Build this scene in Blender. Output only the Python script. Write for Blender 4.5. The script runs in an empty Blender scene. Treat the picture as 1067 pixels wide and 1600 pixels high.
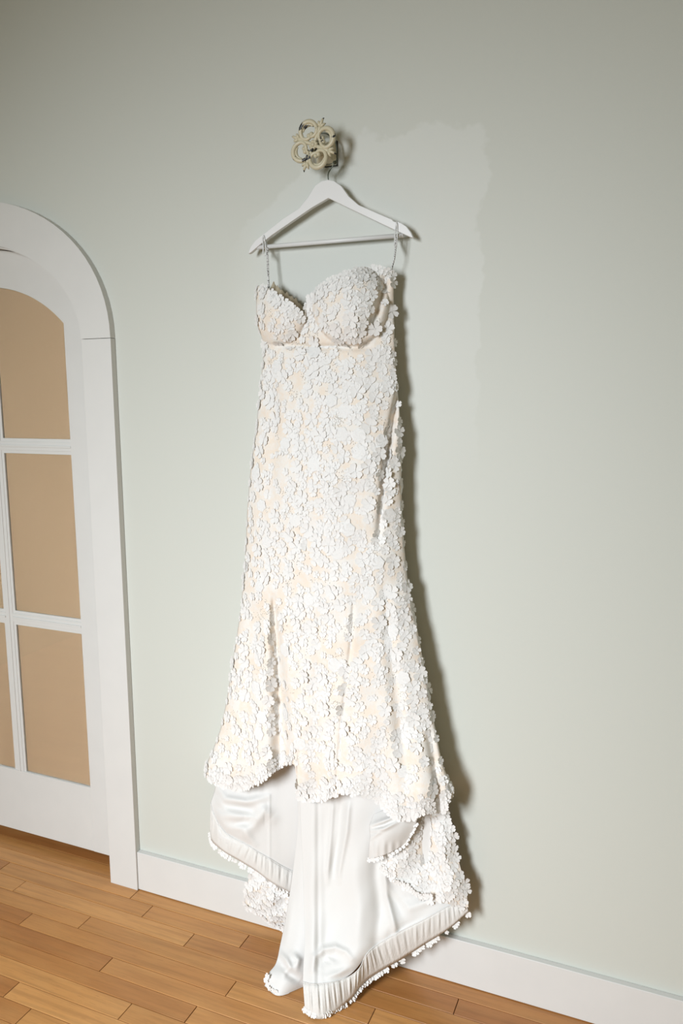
import bpy, bmesh, math, random
import numpy as np
from mathutils import Vector, Matrix
random.seed(11)
rng = np.random.default_rng(7)
S = bpy.context.scene
COL = S.collection

# ------------------------------------------------------------------ camera
# world: X to the right along the wall, Y into the wall (wall face is y = 0), Z up
D, EYE, FPX = 1.84, 1.56, 1200.0
YAW, PITCH, ROLL = 0.402224, 0.148006, -0.0060128
cy, sy = math.cos(YAW), math.sin(YAW)
_f = np.array([-sy, cy, 0.]); _r = np.array([cy, sy, 0.]); _u = np.array([0, 0, 1.])
FW = _f*math.cos(PITCH) - _u*math.sin(PITCH); _u2 = _u*math.cos(PITCH) + _f*math.sin(PITCH)
RT = _r*math.cos(ROLL) + _u2*math.sin(ROLL); UP = -_r*math.sin(ROLL) + _u2*math.cos(ROLL)
cam = bpy.data.objects.new('camera', bpy.data.cameras.new('camera')); COL.objects.link(cam)
cam.data.sensor_fit = 'VERTICAL'; cam.data.sensor_height = 36; cam.data.sensor_width = 24
cam.data.lens = FPX/1600*36
cam.matrix_world = Matrix(((RT[0], UP[0], -FW[0], 0), (RT[1], UP[1], -FW[1], -D), (RT[2], UP[2], -FW[2], EYE), (0, 0, 0, 1)))
cam.data.clip_start = 0.02
S.camera = cam

# ------------------------------------------------------------------ light
W = bpy.data.worlds.new('world'); S.world = W; W.use_nodes = True
bg = W.node_tree.nodes['Background']
bg.inputs[0].default_value = (0.82, 0.78, 0.44, 1); bg.inputs[1].default_value = 0.21

def area_light(name, loc, target, w, h, power, color, spread=180):
    l = bpy.data.lights.new(name, 'AREA'); l.shape = 'RECTANGLE'; l.size = w; l.size_y = h
    l.energy = power; l.color = color; l.spread = math.radians(spread)
    o = bpy.data.objects.new(name, l); COL.objects.link(o); o.location = loc
    o.rotation_euler = (Vector(target) - Vector(loc)).to_track_quat('-Z', 'Y').to_euler()
    return o
# tall window in the opposite wall, behind and to the left of the photographer
area_light('window_daylight', (-1.35, -3.6, 1.9), (-0.78, 0, 0.0), 0.75, 1.3, 50, (0.90, 0.945, 1.0), 95)
S.view_settings.view_transform = 'Standard'; S.view_settings.look = 'None'
S.view_settings.gamma = 1; S.view_settings.use_curve_mapping = False
S.view_settings.exposure = 0.0

# ------------------------------------------------------------------ helpers
def at(px, py, off=0.0):
    """world point seen at photo pixel (px,py), `off` metres in front of the wall"""
    px = np.asarray(px, float); py = np.asarray(py, float); off = np.asarray(off, float)
    d = FW*FPX + (px-533.5)[..., None]*RT - (py-800)[..., None]*UP
    t = (D-off)/d[..., 1]
    return np.stack([d[..., 0]*t, -off+0*t, EYE+d[..., 2]*t], -1)
def P(px, py, off=0.0): return Vector(at(px, py, off).tolist())

def mesh(name, V, Fc, mat, parent=None, smooth=False, kind=None, bevel=0, solid=0, uv=None):
    me = bpy.data.meshes.new(name)
    me.from_pydata([tuple(map(float, v)) for v in V], [], [tuple(map(int, f)) for f in Fc]); me.validate()
    if mat: me.materials.append(mat)
    if smooth: me.polygons.foreach_set('use_smooth', [True]*len(me.polygons))
    if uv is not None:
        L = me.uv_layers.new(name='UV'); vi = np.zeros(len(me.loops), int); me.loops.foreach_get('vertex_index', vi)
        L.data.foreach_set('uv', uv[vi].astype(np.float32).ravel())
    o = bpy.data.objects.new(name, me); COL.objects.link(o)
    if parent: o.parent = parent; o.matrix_parent_inverse = parent.matrix_basis.inverted()
    if kind: o['kind'] = kind
    if bevel:
        m = o.modifiers.new('bevel', 'BEVEL'); m.width = bevel; m.segments = 2; m.limit_method = 'ANGLE'
        me.polygons.foreach_set('use_smooth', [True]*len(me.polygons))
        m.harden_normals = True
    if solid:
        m = o.modifiers.new('solid', 'SOLIDIFY'); m.thickness = solid; m.offset = -1
    return o
class MB:
    def __init__(s): s.V = []; s.F = []
    def add(s, V, F):
        b = len(s.V); s.V += [tuple(v) for v in V]; s.F += [tuple(i+b for i in f) for f in F]; return s
    def box(s, x0, x1, y0, y1, z0, z1):
        V = [(x0,y0,z0),(x1,y0,z0),(x1,y1,z0),(x0,y1,z0),(x0,y0,z1),(x1,y0,z1),(x1,y1,z1),(x0,y1,z1)]
        return s.add(V, [(0,3,2,1),(4,5,6,7),(0,1,5,4),(1,2,6,5),(2,3,7,6),(3,0,4,7)])
    def prism(s, pts, y0, y1):
        """extrude an x,z outline from y0 (front) to y1"""
        n = len(pts)
        V = [(p[0], y0, p[1]) for p in pts] + [(p[0], y1, p[1]) for p in pts]
        F = [tuple(range(n)), tuple(range(2*n-1, n-1, -1))] + [(i, i+n, (i+1) % n+n, (i+1) % n) for i in range(n)]
        return s.add(V, F)
    def band(s, A, B, y0, y1):
        """strip between outlines A and B (x,z lists of equal length), given depth"""
        n = len(A)
        V = [(p[0], y0, p[1]) for p in A]+[(p[0], y0, p[1]) for p in B]+[(p[0], y1, p[1]) for p in A]+[(p[0], y1, p[1]) for p in B]
        F = []
        for i in range(n-1):
            F += [(i, i+1, n+i+1, n+i), (2*n+i+1, 2*n+i, 3*n+i, 3*n+i+1), (i+1, i, 2*n+i, 2*n+i+1), (n+i, n+i+1, 3*n+i+1, 3*n+i)]
        F += [(0, n, 3*n, 2*n), (n-1, 3*n-1, 4*n-1, 2*n-1)]
        return s.add(V, F)
    def tube(s, pts, rad, sides=8, caps=True):
        pts = [Vector(p) for p in pts]; n = len(pts)
        rad = rad if hasattr(rad, '__len__') else [rad]*n
        t = (pts[1]-pts[0]).normalized(); nrm = t.orthogonal().normalized(); V = []
        for i, p in enumerate(pts):
            t2 = (pts[min(i+1, n-1)]-pts[max(i-1, 0)]).normalized()
            nrm = (nrm - t2*nrm.dot(t2)).normalized(); bn = t2.cross(nrm)
            for k in range(sides):
                a = 2*math.pi*k/sides; V.append(p+(nrm*math.cos(a)+bn*math.sin(a))*rad[i])
        F = [(i*sides+k, i*sides+(k+1) % sides, (i+1)*sides+(k+1) % sides, (i+1)*sides+k) for i in range(n-1) for k in range(sides)]
        if caps: F += [tuple(range(sides-1, -1, -1)), tuple((n-1)*sides+k for k in range(sides))]
        return s.add(V, F)
    def build(s, name, mat, parent=None, **k):
        return mesh(name, s.V, s.F, mat, parent, **k)
def spline(pts, m):
    """Catmull-Rom through control points (k,d) -> (m,d)"""
    p = np.asarray(pts, float); n = len(p)
    q = np.vstack([2*p[:1]-p[1:2], p, 2*p[-1:]-p[-2:-1]])
    t = np.linspace(0, n-1, m); i = np.minimum(t.astype(int), n-2); f = (t-i)[:, None]
    a, b, c, d = q[i], q[i+1], q[i+2], q[i+3]
    return .5*((2*b)+(c-a)*f+(2*a-5*b+4*c-d)*f**2+(3*b-3*c+d-a)*f**3)
def empty(name, loc, label=None, cat=None):
    o = bpy.data.objects.new(name, None); COL.objects.link(o); o.location = loc; o.empty_display_size = .05
    if label: o['label'] = label; o['category'] = cat
    return o

# ------------------------------------------------------------------ materials
def material(name, color, rough=.6, spec=.4):
    m = bpy.data.materials.new(name); m.use_nodes = True
    b = m.node_tree.nodes['Principled BSDF']
    b.inputs['Base Color'].default_value = (*color, 1); b.inputs['Roughness'].default_value = rough
    b.inputs['Specular IOR Level'].default_value = spec
    return m, m.node_tree, b
def node(nt, t, **kw):
    n = nt.nodes.new(t)
    for k, v in kw.items():
        if isinstance(k, str) and k.startswith('i_'): n.inputs[k[2:]].default_value = v
        else: setattr(n, k, v)
    return n
def ramp(nt, src, stops):
    r = nt.nodes.new('ShaderNodeValToRGB'); e = r.color_ramp.elements
    while len(e) < len(stops): e.new(.5)
    for k, (p, c) in enumerate(stops): e[k].position = p; e[k].color = (*c, 1) if len(c) == 3 else c
    nt.links.new(src, r.inputs[0]); return r
def mixc(nt, fac, a, b):
    m = nt.nodes.new('ShaderNodeMix'); m.data_type = 'RGBA'
    for s, v in ((0, fac), (6, a), (7, b)):
        if hasattr(v, 'is_output'): nt.links.new(v, m.inputs[s])
        else: m.inputs[s].default_value = (*v, 1) if hasattr(v, '__len__') else v
    return m.outputs[2]
def math_(nt, op, a, b=0, clamp=False):
    m = nt.nodes.new('ShaderNodeMath'); m.operation = op; m.use_clamp = clamp
    for s, v in ((0, a), (1, b)):
        if hasattr(v, 'is_output'): nt.links.new(v, m.inputs[s])
        else: m.inputs[s].default_value = v
    return m.outputs[0]
def bump(nt, b, src, strength, dist):
    n = nt.nodes.new('ShaderNodeBump'); n.inputs['Strength'].default_value = strength; n.inputs['Distance'].default_value = dist
    nt.links.new(src, n.inputs['Height']); nt.links.new(n.outputs[0], b.inputs['Normal'])
def noise(nt, vec, scale, detail=3, rough=.5):
    n = node(nt, 'ShaderNodeTexNoise'); n.inputs['Scale'].default_value = scale; n.inputs['Detail'].default_value = detail
    n.inputs['Roughness'].default_value = rough
    if vec is not None: nt.links.new(vec, n.inputs['Vector'])
    return n.outputs[0]
def mapped(nt, scale=(1, 1, 1), out='Object'):
    tc = nt.nodes.new('ShaderNodeTexCoord'); mp = nt.nodes.new('ShaderNodeMapping')
    mp.inputs['Scale'].default_value = scale; nt.links.new(tc.outputs[out], mp.inputs[0]); return mp.outputs[0]

# wall paint, with the rolled-on repair patch and a few dried runs
WALLC = (0.598, 0.617, 0.566)
M_wall, nt, b = material('wall_paint', WALLC, .55, .35)
vec = mapped(nt)
sep = nt.nodes.new('ShaderNodeSeparateXYZ'); nt.links.new(vec, sep.inputs[0])
nz = noise(nt, vec, 9, 3); nz2 = noise(nt, vec, 45, 2)
wob = math_(nt, 'ADD', math_(nt, 'MULTIPLY', math_(nt, 'SUBTRACT', nz, .5), .10), math_(nt, 'MULTIPLY', math_(nt, 'SUBTRACT', nz2, .5), .025))
def edge(src, a, sgn, soft):
    d = math_(nt, 'ADD', math_(nt, 'SUBTRACT', src, a), wob)
    return math_(nt, 'MULTIPLY', d, sgn/soft, clamp=True)
X, Z = sep.outputs[0], sep.outputs[2]
pr = at(757, 300); pt = at(640, 200)
slope = math_(nt, 'ADD', Z, math_(nt, 'MULTIPLY', math_(nt, 'MINIMUM', math_(nt, 'SUBTRACT', X, float(at(520, 230)[0])), 0.0), -0.72))
mk = math_(nt, 'MULTIPLY', edge(X, float(pr[0]), -1, .008), edge(slope, float(pt[2]), -1, .010))
mk = math_(nt, 'MULTIPLY', mk, math_(nt, 'MULTIPLY', math_(nt, 'SUBTRACT', Z, 1.35), 2.2, clamp=True))
mk = math_(nt, 'MULTIPLY', mk, math_(nt, 'MULTIPLY', math_(nt, 'SUBTRACT', X, float(at(350, 330)[0])), 7, clamp=True))
c1 = mixc(nt, math_(nt, 'MULTIPLY', mk, .8), WALLC, (0.655, 0.675, 0.635))
rv = mapped(nt, (60, 60, 1.1)); run = noise(nt, rv, 1.0, 2)
run = math_(nt, 'MULTIPLY', math_(nt, 'SUBTRACT', run, .70), 12, clamp=True)
xr = at(798, 300)[0]
near = math_(nt, 'SUBTRACT', 1, math_(nt, 'MULTIPLY', math_(nt, 'ABSOLUTE', math_(nt, 'SUBTRACT', X, float(xr))), 14), clamp=True)
c2 = mixc(nt, math_(nt, 'MULTIPLY', math_(nt, 'MULTIPLY', run, near), .5), c1, (0.70, 0.71, 0.67))
nt.links.new(c2, b.inputs['Base Color'])
bump(nt, b, math_(nt, 'ADD', noise(nt, vec, 420, 3), math_(nt, 'MULTIPLY', noise(nt, vec, 12, 2), 1.2)), .12, .0012)

def paint(name, color, rough=.4, bs=.06):
    m, nt, b = material(name, color, rough, .4)
    v = mapped(nt); n = noise(nt, v, 14, 4)
    nt.links.new(mixc(nt, n, tuple(c*.97 for c in color), tuple(min(1, c*1.03) for c in color)), b.inputs['Base Color'])
    bump(nt, b, noise(nt, mapped(nt, (60, 60, 9)), 1, 3), bs, .002); return m
M_trim = paint('white_trim_paint', (0.69, 0.69, 0.67))
M_door = paint('white_door_paint', (0.685, 0.685, 0.665))
M_hanger = paint('white_lacquer', (0.76, 0.765, 0.76), .35, .02)
M_ceil, _, _ = material('ceiling_paint', (0.55, 0.55, 0.5), .8)
M_joint, _, _ = material('joint_dark', (0.10, 0.05, 0.02), .9)
M_tan, nt, b = material('tan_backing', (0.46, 0.33, 0.215), .7, .2)
vt = mapped(nt); nt.links.new(mixc(nt, noise(nt, vt, 2.5, 2), (0.70, 0.505, 0.315), (0.73, 0.53, 0.335)), b.inputs['Base Color'])
M_glass, nt, b = material('pane_glass', (1, 1, 1), .03, .5)
b.inputs['Transmission Weight'].default_value = 1; b.inputs['IOR'].default_value = 1.45
M_wire, _, b = material('hanger_wire', (0.16, 0.18, 0.15), .35); b.inputs['Metallic'].default_value = .9

# chipped cream enamel over dark iron
M_iron, nt, b = material('chipped_cream_enamel', (.6, .55, .4), .38, .5)
v = mapped(nt); g = nt.nodes.new('ShaderNodeNewGeometry')
n1 = noise(nt, v, 38, 4, .65)
chip = math_(nt, 'ADD', n1, math_(nt, 'MULTIPLY', math_(nt, 'SUBTRACT', g.outputs['Pointiness'], .5), .8))
r = ramp(nt, chip, [(.655, (.62, .575, .43)), (.675, (.018, .02, .022))])
r2 = mixc(nt, noise(nt, v, 25, 3), (.94, .92, .86), (1, 1, 1))
mm = nt.nodes.new('ShaderNodeMix'); mm.data_type = 'RGBA'; mm.blend_type = 'MULTIPLY'; mm.inputs[0].default_value = 1
nt.links.new(r.outputs[0], mm.inputs[6]); nt.links.new(r2, mm.inputs[7]); nt.links.new(mm.outputs[2], b.inputs['Base Color'])
M_chip, _, _ = material('bare_iron', (.02, .022, .024), .6)

# oak strip
M_wood, nt, b = material('honey_oak_strip', (.45, .25, .1), .3, .5)
oi = nt.nodes.new('ShaderNodeObjectInfo'); rnd = oi.outputs['Random']
tc = nt.nodes.new('ShaderNodeTexCoord'); ad = nt.nodes.new('ShaderNodeVectorMath'); ad.operation = 'ADD'
cmb = nt.nodes.new('ShaderNodeCombineXYZ')
nt.links.new(math_(nt, 'MULTIPLY', rnd, 37), cmb.inputs[0]); nt.links.new(math_(nt, 'MULTIPLY', rnd, 91), cmb.inputs[1])
nt.links.new(tc.outputs['Object'], ad.inputs[0]); nt.links.new(cmb.outputs[0], ad.inputs[1])
def mp(scale):
    m = nt.nodes.new('ShaderNodeMapping'); m.inputs['Scale'].default_value = scale; nt.links.new(ad.outputs[0], m.inputs[0]); return m.outputs[0]
gr = noise(nt, mp((3, 60, 3)), 1, 6, .62); big = noise(nt, mp((5, 16, 4)), 1, 3); pore = noise(nt, mp((24, 520, 20)), 1, 2)
base = ramp(nt, rnd, [(0, (.43, .175, .052)), (.3, (.54, .255, .08)), (.65, (.65, .325, .11)), (1, (.50, .22, .065))]).outputs[0]
dark = mixc(nt, .55, base, (.17, .065, .016))
w1 = math_(nt, 'MULTIPLY', math_(nt, 'SUBTRACT', gr, .44), 3.6, clamp=True)
c = mixc(nt, math_(nt, 'MULTIPLY', w1, .75), base, dark)
c = mixc(nt, math_(nt, 'MULTIPLY', math_(nt, 'SUBTRACT', big, .45), 1.6, clamp=True), c, mixc(nt, .35, c, (.76, .46, .18)))
c = mixc(nt, math_(nt, 'MULTIPLY', math_(nt, 'SUBTRACT', pore, .62), 5, clamp=True), c, dark)
nt.links.new(c, b.inputs['Base Color'])
nt.links.new(math_(nt, 'ADD', .26, math_(nt, 'MULTIPLY', big, .16)), b.inputs['Roughness'])
bump(nt, b, gr, .10, .001)

# champagne ground under the lace: fine embroidered net
M_net, nt, b = material('champagne_lace_net', (.85, .72, .58), .75, .2)
v = mapped(nt)
vo = nt.nodes.new('ShaderNodeTexVoronoi'); vo.inputs['Scale'].default_value = 330; nt.links.new(v, vo.inputs[0])
em = noise(nt, v, 60, 4, .7); em2 = noise(nt, v, 17, 2)
emb = math_(nt, 'MULTIPLY', math_(nt, 'SUBTRACT', math_(nt, 'ADD', math_(nt, 'MULTIPLY', em, .6), math_(nt, 'MULTIPLY', em2, .5)), .455), 6, clamp=True)
vein = nt.nodes.new('ShaderNodeTexVoronoi'); vein.feature = 'DISTANCE_TO_EDGE'; vein.inputs['Scale'].default_value = 95; nt.links.new(v, vein.inputs[0])
ve = math_(nt, 'LESS_THAN', vein.outputs[0], .10)
fac = math_(nt, 'MAXIMUM', math_(nt, 'MULTIPLY', emb, .75), math_(nt, 'MULTIPLY', ve, math_(nt, 'MULTIPLY', emb, .9)))
fac = math_(nt, 'MAXIMUM', fac, math_(nt, 'MULTIPLY', math_(nt, 'LESS_THAN', vo.outputs[0], .25), .22))
zf = nt.nodes.new('ShaderNodeSeparateXYZ'); nt.links.new(v, zf.inputs[0])
nt.links.new(mixc(nt, fac, (.81, .715, .61), (.80, .785, .75)), b.inputs['Base Color'])
bump(nt, b, math_(nt, 'ADD', fac, math_(nt, 'MULTIPLY', vo.outputs[0], .4)), .35, .0012)
b.inputs['Sheen Weight'].default_value = .15

M_flower, nt, b = material('white_organza_petal', (.88, .87, .84), .6, .3)
v = mapped(nt); nn = noise(nt, v, 260, 2)
nt.links.new(mixc(nt, nn, (.77, .76, .735), (.82, .815, .80)), b.inputs['Base Color']); bump(nt, b, nn, .3, .0008)
M_bead, _, _ = material('white_bead', (.90, .88, .83), .25, .6)
M_satin, nt, b = material('ivory_satin', (.72, .715, .695), .50, .2)
b.inputs['Sheen Weight'].default_value = .1
bump(nt, b, noise(nt, mapped(nt), 26, 3), .15, .003)
M_inner, _, _ = material('shaded_champagne_facing', (.62, .54, .40), .8)  # same champagne cloth, its shade painted in as a darker olive tan
M_hem, nt, b = material('gathered_hem_satin', (.72, .71, .68), .5, .25)
wv = noise(nt, mapped(nt, (420, 420, 12)), 1, 3)
bump(nt, b, wv, .55, .0025)
M_strap, nt, b = material('silver_beaded_strap', (.6, .6, .58), .35, .6)
v = mapped(nt); r = ramp(nt, noise(nt, v, 420, 1), [(.45, (.75, .75, .73)), (.58, (.12, .12, .11))]); nt.links.new(r.outputs[0], b.inputs['Base Color'])
M_loop, _, _ = material('clear_hanging_loop', (.72, .73, .72), .3, .5)

# ------------------------------------------------------------------ structure
DX = -2.037          # centre of the arched door
ZS = 1.734           # arch spring height
NA = 40
def superell(a, b_, n, zs, t):   # t 0..pi from right to left
    c_, s_ = math.cos(t), math.sin(t)
    return (DX+math.copysign(abs(c_)**(2/n), c_)*a, zs+abs(s_)**(2/n)*b_)
outer = [superell(.545, .425, 2.1, ZS, math.pi*i/NA) for i in range(NA+1)]
inner = [superell(.438, .301, 2.0, ZS, math.pi*i/NA) for i in range(NA+1)]
OW, OZ, WZ, X0, X1 = .45, 2.06, 2.9, -3.6, 1.7
w = MB()
# wall with the arched opening: two piers, the spandrel over the arch
w.box(DX+.445, X1, 0, .10, 0, WZ); w.box(X0, DX-.445, 0, .10, 0, WZ)
top = [(DX+.445*math.cos(math.pi*i/NA), WZ) for i in range(NA+1)]
arc = [(DX+.445*math.cos(math.pi*i/NA), ZS+.31*math.sin(math.pi*i/NA)) for i in range(NA+1)]
w.band(arc, top, 0, .10)
w.build('wall_front', M_wall, kind='structure')
fl = MB().box(X0, X1, -3.9, .9, -.05, -.004).build('floor', M_joint, kind='structure')
MB().box(X0, X1, -3.9, .10, WZ, WZ+.05).build('ceiling', M_ceil, kind='structure')
MB().box(X0, X1, .9, .95, 0, WZ).build('wall_beyond', M_ceil, kind='structure')

# planks
PW = .0572
def plank(x0, x1, y0, y1):
    e = .0016
    cx_, cy_ = (x0+x1)/2, (y0+y1)/2; hx, hy = (x1-x0)/2-e*.6, (y1-y0)/2-e*.5; bv = .0008
    V = [(sx*hx, sy_*hy, -.004) for sx, sy_ in ((-1,-1),(1,-1),(1,1),(-1,1))] + \
        [(sx*hx, sy_*hy, -bv) for sx, sy_ in ((-1,-1),(1,-1),(1,1),(-1,1))] + \
        [(sx*(hx-bv), sy_*(hy-bv), 0) for sx, sy_ in ((-1,-1),(1,-1),(1,1),(-1,1))]
    F = [(8,9,10,11)]+[(i, (i+1) % 4, 4+(i+1) % 4, 4+i) for i in range(4)]+[(4+i, 4+(i+1) % 4, 8+(i+1) % 4, 8+i) for i in range(4)]
    o = mesh('plank', V, F, M_wood, fl); o.location = (cx_, cy_, random.uniform(-.0003, .0002)); return o
# measured joints: row k is between y = -(a+k*PW)
ROW0 = .0055
known = {0: [], 1: [-1.401, -1.058, -.43], 2: [-1.862, -1.21, -.30], 3: [-1.545, -.62], 4: [-1.721, -1.0, -.45], 5: [-1.368, -.75],
         6: [-1.05, -2.0], 7: [-1.212, -1.75], 8: [-1.541], 9: [-1.442]}
for k in range(-3, 38):
    y1 = -(ROW0+k*PW); y0 = y1-PW
    if k < 0:
        if y1 > .12: pass
    js = list(known.get(k, []))
    lo = X0+.02; hi = X1-.02
    if not js: js = [lo+random.uniform(.2, .9)]
    js.sort()
    a = js[0]-random.uniform(.55, 1.1)
    while a > lo+.15: js.insert(0, a); a -= random.uniform(.5, 1.15)
    a = js[-1]+random.uniform(.5, 1.1)
    while a < hi-.15: js.append(a); a += random.uniform(.55, 1.2)
    js = [lo]+js+[hi]
    for q in range(len(js)-1): plank(js[q], js[q+1], y0, y1)

# casing (two uprights, an arched head) with an open seam where they meet
CY = -.022
uprR = MB().prism([(DX+.438, 0), (DX+.545, 0), (DX+.545, ZS-.0012), (DX+.438, ZS-.0012)], CY, 0)
MB().box(DX+.438, DX+.545, CY, -.0005, 0, ZS-.0012).build('trim_1', M_trim, kind='structure', bevel=.0015)
MB().box(DX-.545, DX-.438, CY, -.0005, 0, ZS-.0012).build('trim_2', M_trim, kind='structure', bevel=.0015)
MB().band(inner, outer, CY, -.0005).build('trim_3', M_trim, kind='structure')
# jamb lining inside the opening
jin = [(DX+.4445, 0)]+[(DX+.4445*math.cos(math.pi*i/NA), ZS+.3085*math.sin(math.pi*i/NA)) for i in range(NA+1)]+[(DX-.4445, 0)]
jn2 = [(DX+.432, 0)]+[(DX+.432*math.cos(math.pi*i/NA), ZS+.296*math.sin(math.pi*i/NA)) for i in range(NA+1)]+[(DX-.432, 0)]
MB().band(jn2, jin, -.001, .12).build('trim_4', M_trim, kind='structure')
# baseboards
BH = .131
for nm, a, c_ in (('baseboard_right', DX+.5455, X1), ('baseboard_left', X0, DX-.5455)):
    MB().box(a, c_, -.017, -.0005, .0022, BH).build(nm, M_trim, kind='structure', bevel=.0018)

# ------------------------------------------------------------------ arched glazed door
door = empty('door_1', (DX, .07, .04)); door['kind'] = 'structure'
DF, DB = .05, .088        # front and back faces
HW = .427; PIN, POUT = .025, .311     # pane columns: |x| from DX
zr = [(.269, .803), (.851, 1.387)]
ztop0 = 1.434
def garc(dx): return 1.535+.38*math.sqrt(max(0, 1-(dx/.42)**2))
def larc(dx): return ZS+.2935*math.sqrt(max(0, 1-(dx/.432)**2))
DZ = .038
for s in (1, -1):
    a, c_ = sorted((DX+s*POUT, DX+s*HW))
    pts = [(DX+s*POUT, DZ), (DX+s*HW, DZ)] + [(DX+s*d, min(larc(d), 3)) for d in np.linspace(HW, POUT, 9)]
    if s < 0: pts = pts[::-1]
    MB().prism(pts, DF, DB).build('stile', M_door, door)
MB().box(DX-POUT, DX+POUT, DF, DB, DZ, .269).build('bottom_rail', M_door, door, bevel=.001)
ds = np.linspace(-POUT, POUT, 33)
MB().band([(DX+d, garc(abs(d))) for d in ds], [(DX+d, larc(abs(d))) for d in ds], DF, DB).build('arched_top_rail', M_door, door)
# muntins with stepped moulding
MB().box(DX-PIN+.009, DX+PIN-.009, DF+.001, DB-.002, .269, garc(0)+.002).box(DX-.0035, DX+.0035, DF-.002, DF+.002, .269, garc(0)).build('mullion', M_door, door, bevel=.001)
for (z0, z1) in ((.803, .851), (1.387, 1.434)):
    for s in (1, -1):
        a, c_ = sorted((DX+s*(PIN-.009), DX+s*POUT))
        MB().box(a, c_, DF+.001, DB-.002, z0+.009, z1-.009).box(a, c_, DF-.002, DF+.002, (z0+z1)/2-.0035, (z0+z1)/2+.0035).build('muntin', M_door, door, bevel=.001)
for s in (1, -1):
    a, c_ = sorted((DX+s*PIN, DX+s*POUT))
    for k in range(3):
        z0 = (zr+[(ztop0, None)])[k][0]
        if k < 2:
            z1 = zr[k][1]; out = [(a, z0), (c_, z0), (c_, z1), (a, z1)]
        else:
            xs = np.linspace(c_, a, 17); out = [(a, z0), (c_, z0)]+[(x, garc(abs(x-DX))) for x in xs]
        # glazing bead: outline ring running round the pane
        cxm = sum(p[0] for p in out)/len(out); czm = sum(p[1] for p in out)/len(out)
        def inset(p, e, lo_=(a, z0), hi_=(c_, None)):
            x = min(max(p[0], a+e), c_-e); z = p[1]
            if abs(z-z0) < 1e-6: z = z0+e
            else: z = z-e
            return (x, z)
        def outset(p, e):
            x = p[0]+(-e if abs(p[0]-a) < 1e-6 else e if abs(p[0]-c_) < 1e-6 else 0)
            return (x, p[1]-e if abs(p[1]-z0) < 1e-6 else p[1]+e)
        ex = .0005
        A = [inset(p, .001) for p in out]; B = [outset(p, .0095) if False else inset(p, -.0095) for p in out]
        A2 = A+[A[0]]; B2 = []
        for p in out:
            x = p[0]; x = x-.0095 if abs(x-a) < 1e-6 else x+.0095 if abs(x-c_) < 1e-6 else x
            z = p[1]-.0095 if abs(p[1]-z0) < 1e-6 else p[1]+.0095
            B2.append((x, z))
        B2.append(B2[0])
        MB().band(A2, B2, DF+.0035, DF+.009).build('glazing_bead', M_door, door)
        MB().prism(out, DF+.008, DF+.010).build('pane', M_glass, door)
        MB().prism(out, DF+.012, DF+.016).build('tan_backing', M_tan, door)
door_kids = [o for o in door.children if o.name.startswith('tan_backing')]

# ------------------------------------------------------------------ ornate wall hook
HC = P(490.5, 227, .08)
hook = empty('wall_hook', (HC.x, -.001, HC.z), 'ornate cream scrollwork wall hook with chipped dark edges above the hanger', 'hook')
def hp(r_, deg, y=0.0):
    a = math.radians(deg); return (HC.x+r_*math.cos(a), HC.y+y, HC.z+r_*math.sin(a))
k = .0017
M_cream, _, _ = material('cream_enamel', (.62, .575, .43), .4, .5)
pl = MB().box(HC.x-.027, HC.x+.027, -.008, -.0005, HC.z-.029, HC.z+.028)
def ring(h_, y): return [(HC.x+a*h_, y, HC.z+b_*h_) for a, b_ in ((-1,-1),(1,-1),(1,1),(-1,1))]
pl.add(ring(.025, -.008)+ring(.018, -.018)+ring(.011, -.030), [(i, (i+1) % 4, 4+(i+1) % 4, 4+i) for i in range(4)]+[(4+i, 4+(i+1) % 4, 8+(i+1) % 4, 8+i) for i in range(4)]+[(8, 9, 10, 11)])
pl.build('back_plate', M_cream, hook, bevel=.0012)
e_ = MB(); e_.box(HC.x+.0268, HC.x+.0276, -.0085, -.0005, HC.z-.0295, HC.z+.0285).box(HC.x-.006, HC.x+.028, -.0085, -.0005, HC.z-.0298, HC.z-.0290)
e_.build('worn_edge', M_chip, hook)
st = MB(); st.tube([(HC.x, -.005, HC.z), (HC.x, -.012, HC.z), (HC.x, -.03, HC.z), (HC.x, HC.y+.012, HC.z), (HC.x, HC.y+.003, HC.z)], [.019, .012, .009, .009, .014], 16)
st.build('stem', M_iron, hook, smooth=True)
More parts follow.
